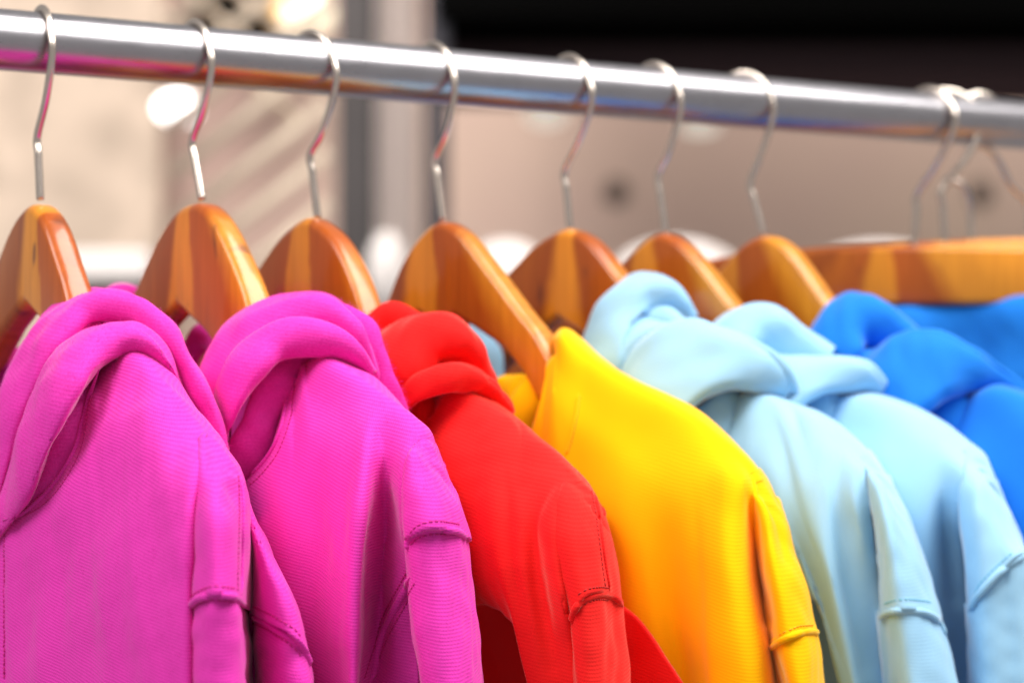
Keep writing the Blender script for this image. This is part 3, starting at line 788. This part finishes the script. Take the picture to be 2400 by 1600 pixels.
# ------------------------------------------------------------------ first light blue hoodie
garment(4, 'hoodie', 'light blue hoodie with the higher, twice-rolled hood, just right of the yellow one', M_LB, M_THB,
 body=[
  ((1688,970), [(1672,1010,-12),(1650,1060,-22),(1640,1130,-30),(1660,1250,-34),(1730,1350,-32),(1830,1400,-26)]),
  ((1716,930), [(1720,1020,-19),(1715,1110,-31),(1725,1220,-38),(1765,1320,-39),(1825,1380,-36),(1875,1402,-30)]),
  ((1762,912), [(1765,1010,-21),(1765,1110,-33),(1782,1230,-40),(1825,1330,-42),(1870,1380,-40),(1903,1404,-34)]),
  ((1830,930), [(1830,1030,-21),(1830,1130,-34),(1850,1240,-41),(1890,1340,-43),(1930,1450,-40)]),
  ((1902,962), [(1892,1050,-22),(1888,1140,-35),(1905,1240,-42),(1935,1350,-44),(1962,1500,-43),(1990,1610,-43),(2030,1850,-43)]),
  ((1953,991), [(1937,1070,-24),(1932,1150,-35),(1942,1250,-40),(1962,1360,-41),(1990,1500,-41),(2016,1650,-41),(2040,1850,-41)]),
  ((1990,1019), [(1970,1090,-23),(1966,1170,-31),(1974,1260,-32),(1990,1370,-31),(2018,1500,-30),(2042,1650,-30),(2060,1850,-30)]),
  ((2020,1045), [(2002,1100,-23),(2003,1180,-31),(2018,1260,-28),(2034,1370,-20),(2054,1500,-16),(2074,1650,-16),(2085,1850,-16)]),
  ((2040,1063), [(2028,1115,-21),(2040,1190,-22),(2054,1270,-17),(2064,1370,-12),(2076,1500,-12),(2086,1650,-12),(2096,1850,-12)])],
 shoulder=[
  ((2040,1061), [(2038,1120,-23),(2053,1190,-26),(2064,1290,-26),(2069,1380,-26),(2068,1446,-26)]),
  ((2060,1084), [(2062,1140,-25),(2078,1220,-36),(2092,1320,-40),(2103,1432,-42)]),
  ((2078,1112), [(2088,1180,-16),(2108,1250,-25),(2130,1340,-29),(2150,1433,-31)]),
  (None, [(2072,1105,46),(2080,1120,20),(2092,1142,4),(2112,1195,-4),(2137,1262,-8),(2162,1335,-10),(2192,1452,-11)]),
  (None, [(2068,1100,46),(2080,1118,34),(2092,1145,22),(2115,1192,16),(2141,1256,14),(2166,1329,14),(2204,1450,12)]),
  (None, [(2050,1110,52),(2064,1140,50),(2080,1190,46),(2100,1250,44),(2125,1330,42),(2165,1465,40)])],
 sleeve=[[(2134,1422,-18,66,17),(2142,1490,-18,76,22),(2152,1550,-18,78,23),(2162,1620,-18,78,23),(2182,1880,-18,80,23)]],
 backsheet=[(None, [(1700,1300,34),(1700,1600,34),(1700,1950,34)]), (None, [(1900,1250,30),(1910,1600,30),(1920,1950,30)]), (None, [(2080,1290,28),(2090,1600,28),(2100,1950,28)])],
 hood=[
  [(1392,920,-40,42),(1410,845,-38,46),(1428,780,-33,50),(1458,728,-24,52),(1502,692,-12,52,60),(1548,694,-2,44,66),(1585,718,8,36,66),(1612,755,16,30,60)],
  [(1480,1100,-44,100,36),(1520,1040,-46,115,36),(1560,975,-45,135,38),(1602,925,-39,150,38),(1650,893,-31,145,36),(1700,879,-22,112,35),(1755,881,-11,78,32),(1800,896,1,44,26),(1838,922,14,16,10)],
  [(1724,916,-4,34),(1687,962,-14,48),(1662,1022,-20,52),(1640,1095,-24,52)],
  [(1500,775,-16,30,6),(1530,752,-11,34,7),(1560,748,-9,34,7),(1595,768,-8,30,7),(1640,800,-6,28,6)]],
 far=[[(1040,770,-34,34),(1098,790,-32,38),(1134,830,-30,42),(1146,880,-28,42),(1145,960,-26,42)]],
 seams=[('armhole_seam', [(2068,1450),(2078,1438),(2103,1431),(2157,1434),(2190,1450),(2206,1478),(2224,1512)], .0019)],
 stitch=[[(2078,1414),(2110,1405),(2158,1408),(2180,1414)]],
 folds=[([(1975,1140),(1985,1250),(2000,1400),(2030,1560)], 24, -2.5), ([(2045,1180),(2052,1240),(2056,1290)], 12, -1.5), ([(1860,1060),(1880,1200),(1920,1330)], 40, .8)])

# ------------------------------------------------------------------ second light blue hoodie
garment(5, 'hoodie', 'light blue hoodie with the lower hood, next to the strong blue one', M_LB, M_THB,
 body=[
  ((1928,950), [(1915,1000,-14),(1900,1080,-26),(1890,1200,-32),(1880,1400,-34),(1880,1850,-34)]),
  ((1965,922), [(1962,1010,-19),(1960,1110,-31),(1965,1250,-38),(1980,1450,-40),(2000,1850,-40)]),
  ((2050,923), [(2042,1020,-21),(2040,1130,-34),(2045,1270,-40),(2060,1450,-42),(2080,1850,-42)]),
  ((2140,952), [(2122,1040,-23),(2115,1150,-35),(2120,1280,-40),(2135,1450,-42),(2150,1850,-42)]),
  ((2210,992), [(2187,1070,-23),(2175,1170,-32),(2173,1290,-32),(2183,1430,-30),(2193,1600,-30),(2200,1850,-30)]),
  ((2250,1022), [(2227,1090,-23),(2216,1170,-25),(2218,1280,-15),(2228,1400,-10),(2238,1600,-8),(2245,1850,-8)]),
  ((2280,1047), [(2258,1110,-24),(2250,1180,-24),(2254,1270,-8),(2262,1380,2),(2266,1500,4),(2270,1650,4),(2275,1850,4)])],
 shoulder=[
  ((2280,1045), [(2258,1110,-26),(2252,1180,-33),(2259,1260,-36),(2270,1350,-36),(2278,1428,-36)]),
  ((2304,1068), [(2292,1130,-28),(2290,1200,-38),(2296,1290,-42),(2304,1386,-44)]),
  ((2322,1098), [(2322,1150,-18),(2328,1220,-30),(2340,1280,-35),(2352,1338,-38)]),
  ((2335,1130), [(2344,1190,-8),(2360,1240,-18),(2380,1280,-24),(2396,1302,-28)]),
  (None, [(2322,1115,46),(2330,1125,24),(2346,1158,14),(2374,1224,12),(2400,1288,10),(2430,1340,10)]),
  (None, [(2310,1120,52),(2325,1160,48),(2345,1220,44),(2370,1280,42),(2400,1350,40)])],
 sleeve=[[(2380,1306,-15,62,20),(2358,1370,-16,78,24),(2352,1440,-16,84,26),(2354,1530,-16,84,26),(2364,1640,-8,86,26),(2385,1880,-8,88,26)]],
 hood=[
  [(1640,910,-40,60),(1688,845,-34,64),(1735,794,-26,70),(1788,784,-14,66),(1842,812,-3,56),(1890,832,6,46),(1940,852,14,34)],
  [(1750,1060,-44,85,34),(1790,1005,-46,88,34),(1830,952,-44,84,33),(1872,915,-36,74,32),(1920,894,-26,62,30),(1970,888,-14,52,30),(2012,894,-2,42,26),(2046,911,10,24,16),(2072,938,22,8,6)],
  [(1962,918,-4,34),(1928,960,-12,44),(1905,1010,-14,40),(1885,1080,-18,44)]],
 seams=[('armhole_seam', [(2278,1430),(2290,1404),(2304,1386),(2336,1350),(2378,1315),(2400,1298)], .0021)],
 stitch=[[(2284,1402),(2302,1366),(2334,1330),(2376,1296)]],
 folds=[([(2080,1000),(2070,1150),(2085,1300)], 34, 1.6), ([(2215,1140),(2225,1240),(2238,1400)], 22, -3)])

# ------------------------------------------------------------------ blue hoodie
garment(6, 'hoodie', 'strong blue hoodie at the right edge, its hood in front of the face-on hanger', M_BLU, M_BLU,
 body=[
  ((2212,982), [(2195,1030,-14),(2180,1100,-24),(2160,1250,-32),(2140,1500,-36),(2130,1850,-36)]),
  ((2255,930), [(2255,1030,-20),(2250,1150,-32),(2250,1350,-40),(2250,1600,-40),(2250,1850,-40)]),
  ((2330,900), [(2325,1010,-20),(2325,1150,-34),(2330,1350,-40),(2340,1850,-40)]),
  ((2430,932), [(2415,1030,-22),(2410,1200,-36),(2415,1400,-40),(2430,1850,-40)]),
  ((2540,995), [(2515,1090,-24),(2510,1250,-36),(2515,1450,-38),(2530,1850,-38)]),
  ((2610,1070), [(2590,1150,-14),(2600,1300,-20),(2620,1500,-20),(2650,1850,-20)]),
  (None, [(2600,1080,46),(2618,1095,24),(2640,1130,10),(2665,1300,8),(2690,1500,8),(2700,1850,8)]),
  (None, [(2580,1100,52),(2600,1160,46),(2620,1300,42),(2640,1500,40),(2650,1850,40)])],
 hood=[
  [(1895,910,-36,60),(1942,842,-32,64),(1985,776,-24,72),(2032,762,-12,64),(2082,786,-2,54),(2130,815,6,50)],
  [(2040,1080,-44,95,40),(2080,1010,-46,110,42),(2125,950,-44,132,44),(2172,912,-35,140,45),(2218,888,-24,108,44),(2266,878,-10,56,34),(2312,888,3,34,24),(2352,908,14,26,18),(2415,948,26,18,12)],
  [(2268,925,-4,34),(2226,975,-14,48),(2200,1050,-20,52)]],
 folds=[([(2290,960),(2285,1150),(2290,1350)], 30, 1.8)])

# ------------------------------------------------------------------ hangers turned face-on at the right
def bar_frame(px, yaw_deg):
    """A hanger turned so that its face looks at the camera."""
    return Frame(rail_x(px), yaw_deg)
def bar_hanger(px, topz, off, label, hookpts, seed, stem=True, wl=150, wr=150):
    fr = bar_frame(px, 52)
    e = empty('bar_hanger', fr.M); tag(e, label, 'hanger', 'hangers turned face-on at the right')
    w_ = hookpts[0] if len(hookpts) == 5 else hookpts[-1]
    cx = fr.wz(w_[0], w_[1], off)
    W = np.linspace(-wl, wr, 90); V = []; m = 24
    for w in W:
        u = (w)/150.0
        top = cx[1]+1.0-5*u*u*(1 if u > 0 else 1.9)
        hgt = 39-3*abs(u)
        th_ = 13.0; k = math.sqrt(max(.02, 1-max(0, (abs(u)-.95)/.05)**2))
        rc = 4.0*k
        for j in range(m):
            a = 2*math.pi*(j+.5)/m; ca, sa = math.cos(a), math.sin(a)
            V.append(fr.pt(cx[0]+w, top-hgt/2+math.copysign(hgt/2*k-rc, sa)+rc*sa, off+math.copysign(th_/2*k-rc, ca)+rc*ca))
    F = gridfaces(len(W), m, True); F.append(tuple(range(m))[::-1]); F.append(tuple(range((len(W)-1)*m, len(W)*m)))
    link('wooden_body', mesh(V, F), wood('varnished_bar_%d' % seed, seed, .03), e, fr.M)
    if len(hookpts) == 5:
        P = hook_curve(Frame(rail_x(hookpts[4][0]), 0), hookpts)
    else:
        tip, topx = hookpts[0], hookpts[1]
        zc = None; o = np.array([rail_x(topx[0]), RY, RZ]); lo, hi = -70.0, 80.0
        f2 = Frame(o[0], 0); zc = f2.un(*tip)[2]
        for _ in range(50):
            m_ = (lo+hi)/2; f2 = Frame(o[0], m_); q = np.array([o[0], RY, zc])+f2.e*.0205
            if proj(q)[0] < tip[0]: lo = m_
            else: hi = m_
        top_ = np.array([o[0], RY, RZ+.0187]); cc = np.array([o[0], RY, zc]); P = []
        for a_ in (-8, 15, 40, 65, 90, 115, 140, 165, 190):
            c_ = math.radians(a_); P.append(cc+f2.e*.0205*math.cos(c_)+np.array([0, 0, top_[2]-zc])*math.sin(c_))
        P += [f2.un(*q) for q in hookpts[2:]]
    V, F = tube_geo(resample(P, 90), .0024, 12)
    link('hook', mesh(V, F), M_WIRE, e, fr.M)
    return e, fr
bar_hanger(2174, 0, 0, 'straight wooden bar hanger facing the camera, foremost of those at the right edge',
  [(2143,582),(2150,455),(2200,378),(2238,290),(2174,203)], 31)
bar_hanger(2214, 0, 0, 'bar hanger hidden behind the foremost one, its hook second of those at the right edge',
  [(2214,572),(2208,445),(2262,375),(2300,292),(2214,206)], 37)
bar_hanger(2297, 0, 0, 'bar hanger at the right edge whose hook turns its tip to the camera',
  [(2374,302),(2297,213),(2324,357),(2369,434),(2404,470),(2413,500),(2414,562)], 41)
fe, fk = empty('wire_hook', FR[6].M), FR[6]
tag(fe, 'small wire hook hanging behind the second hook above the straight wooden bar', 'hook')
f9 = bar_frame(2250, 52)
P = [f9.un(2276,578,22), f9.un(2275,510,22), f9.un(2272,466,20), f9.un(2258,436,18), f9.un(2238,424,16), f9.un(2221,420,16), f9.un(2215,438,20)]
V, F = tube_geo(resample(P, 60), .0023, 10)
link('hook', mesh(V, F), M_WIRE, fe, fk.M)

# blue garment clipped under the bar
f8 = bar_frame(2185, 52)
be = empty('blue_top', f8.M); tag(be, 'smooth blue garment hanging flat under the straight wooden bar at the right edge', 'garment')
colsb = []
for k, x in enumerate(range(1880, 2760, 80)):
    y0 = 742-(x-1900)*.085
    colsb.append((None, [(x, y0, 16), (x, y0-6, 4), (x, y0+10, -6+4*math.sin(k*1.7)), (x, y0+120, -8+7*math.sin(k*1.7)), (x, y0+400, -8+9*math.sin(k*1.7+.4)), (x, y0+900, -8+9*math.sin(k*1.7+.6))]))
Gb = patch(f8, colsb, nr=70, nc=90, seed=77)
sheet('front_panel', Gb, M_BLU, be, f8)
M_DK = plain('shadow_black', (.012, .009, .01), .8)  # black strip painted in for the shadow under the wooden bar
Vd, Fd = join_geo([box_geo(f8.un((2060+2700)/2, 704-(2380-2060)*.085*.6+10, 2), f8.e, f8.n, np.array([0, 0, 1.0]), .185, .006, .010)])
link('underside_shadow', mesh(Vd, Fd, False), M_DK, be, f8.M)

# ------------------------------------------------------------------ shop behind, out of focus
RH = np.array([RT[0], RT[1], 0]); FH = np.array([FW[0], FW[1], 0]); FH /= np.linalg.norm(FH); ZZ = np.array([0, 0, 1.0])
def slab(name, x0, y0, x1, y1, depth, thick, mat, parent=None, bev=0.0, **tg):
    a = at(x0, y0, depth); b = at(x1, y1, depth)
    c = (a+b)/2+FH*thick/2
    V, F = box_geo(c, RH, FH, ZZ, abs((b-a)@RH), thick, abs(b[2]-a[2]))
    M = Matrix.Translation(c)
    o = link(name, mesh(V, F, False), mat, None, M); o.matrix_world = M
    if bev:
        md = o.modifiers.new('bevel', 'BEVEL'); md.width = bev; md.segments = 4
    tag(o, **tg); return o
M_WALL = plain('beige_wall', (.66, .50, .40), .9, nscale=1.2, ncol=(.58, .41, .36))
M_STONE = plain('mottled_wall', (.66, .53, .43), .9, nscale=9, ncol=(.45, .36, .29))
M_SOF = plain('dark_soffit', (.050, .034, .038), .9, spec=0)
M_BLACK = plain('black_void', (.0015, .0015, .0015), .9, spec=0)
M_PGREY = plain('grey_post', (.050, .045, .046), .8, spec=.2)
M_PDARK = plain('dark_post', (.035, .034, .042), .8, spec=.2)
M_PLITE = plain('pale_post', (.66, .55, .51), .8)
M_WHITE = plain('white_paint', (.64, .60, .59), .7)
M_MESH = plain('mesh_wire', (.74, .61, .48), .4, metal=.3)
M_LAMP = plain('lamp_glass', (1, 1, 1), .5, emit=(1, .98, .95), es=4)
M_LAMPD = plain('dim_lamp_glass', (.9, .85, .75), .5, emit=(1, .93, .8), es=.45)
M_LAMPW = plain('warm_lamp_glass', (1, .9, .7), .5, emit=(1, .80, .55), es=.5)
slab('back_wall', -900, -900, 3400, 3200, 6.2, .1, M_WALL, kind='structure')
slab('mottled_wall', -900, -900, 372, 3200, 5.9, .1, M_STONE, kind='structure')
slab('soffit', 1035, -900, 3400, 172, 5.0, .5, M_SOF, kind='structure')
slab('ceiling', 1020, -1500, 3400, 42, 4.6, .35, M_BLACK, kind='structure')
slab('dark_doorway', 452, -300, 640, 92, 5.6, .2, M_BLACK, label='dark opening in the wall behind the wire mesh at the top left', cat='opening')
slab('post', 788, -900, 876, 3200, 4.6, .08, M_PGREY, bev=.01, label='grey upright post behind the rail, left of the pale column', cat='post')
slab('pale_column', 866, -900, 975, 3200, 4.75, .2, M_PLITE, bev=.02, label='pale upright column between the grey post and the dark post', cat='column')
slab('post', 995, -900, 1050, 3200, 4.6, .06, M_PDARK, bev=.01, label='narrow dark upright post right of the pale column', cat='post')
slab('shelf', 150, 588, 352, 655, 4.9, .3, M_WHITE, bev=.01, label='white shelf edge between the first two hangers, low in the background', cat='shelf')
slab('grey_panel', 150, 660, 352, 1300, 4.95, .3, M_PGREY, bev=.01, label='grey panel under the white shelf edge', cat='panel')
def dome(name, x, y, rx, ry, depth, mat, **tg):
    c = at(x, y, depth); s = depth/FPX
    bm = bmesh.new(); bmesh.ops.create_uvsphere(bm, u_segments=40, v_segments=20, radius=1)
    for v in bm.verts:
        v.co = Vector((v.co.x*rx*s, v.co.y*min(rx, ry*1.5)*s, v.co.z*ry*s))
    me = bpy.data.meshes.new('m'); bm.to_mesh(me); bm.free(); me.shade_smooth(); me.materials.append(mat)
    o = bpy.data.objects.new(name, me); COL.objects.link(o); o.location = c; o.rotation_euler = (0, 0, th-math.pi/2)
    tag(o, **tg); return o
dome('ceiling_lamp', 416, 254, 50, 34, 4.4, M_LAMP, label='bright white round lamp under the rail between the first two hangers', cat='lamp')
dome('ceiling_lamp', 1280, 262, 50, 36, 5.2, M_LAMPD, label='round lamp peeping out under the rail left of the fifth hook', cat='lamp')
dome('ceiling_lamp', 1640, 292, 48, 24, 5.2, M_LAMPD, label='round lamp hardly showing under the rail between the sixth and seventh hooks', cat='lamp')
dome('globe_lamp', 722, 35, 62, 58, 4.3, M_LAMPW, label='warm glowing globe lamp above the rail beside the grey post', cat='lamp')
dome('brass_fitting', 662, 45, 34, 45, 4.5, plain('brass', (.45, .25, .06), .4, metal=.6), label='brown brass fitting left of the warm globe lamp', cat='fitting')
dome('white_stool', 905, 640, 45, 95, 4.3, M_WHITE, label='rounded white upright form below the pale column', cat='furniture')
dome('white_pouf', 1185, 680, 112, 116, 4.5, M_WHITE, label='broad white rounded form between the fourth and fifth hangers', cat='furniture')
dome('white_pouf', 1585, 680, 170, 118, 4.5, M_WHITE, label='broad white rounded form behind the sixth hanger', cat='furniture')
dome('white_pouf', 2060, 676, 190, 106, 4.5, M_WHITE, label='broad white rounded form behind the straight wooden bar', cat='furniture')
M_FIT = plain('dull_fitting', (.26, .20, .17), .8)
dome('wall_fitting', 1445, 452, 34, 34, 6.0, M_FIT, label='small dull round fitting on the wall between the fifth and sixth hooks', cat='fitting')
dome('wall_fitting', 2300, 455, 30, 36, 6.0, M_FIT, label='small dull round fitting on the wall behind the hooks at the right edge', cat='fitting')
# wire mesh panel: crossing rods
me_e = empty('wire_mesh_panel', Matrix.Translation(at(600, 300, 3.6)))
tag(me_e, 'slanting wire mesh panel behind the first three hooks', 'mesh panel')
Mm = Matrix.Translation(at(600, 300, 3.6))
wire = None
for k in range(-3, 9):
    # rods rising to the right
    x0, y0 = 400, 175+k*118
    P = [at(x0, y0, 3.6), at(x0+372, y0-372*.78, 3.6)]
    ok = [p for p in P]
    V, F = tube_geo(np.array(ok), .0085, 8)
    link('mesh_rod', mesh(V, F), M_MESH, me_e, Mm)
for k in range(-3, 2):
    x0, y0 = 380, -60+k*92
    V, F = tube_geo(np.array([at(x0, y0, 3.63), at(x0+330, y0+330*.78, 3.63)]), .006, 8)
    link('mesh_rod', mesh(V, F), M_MESH, me_e, Mm)
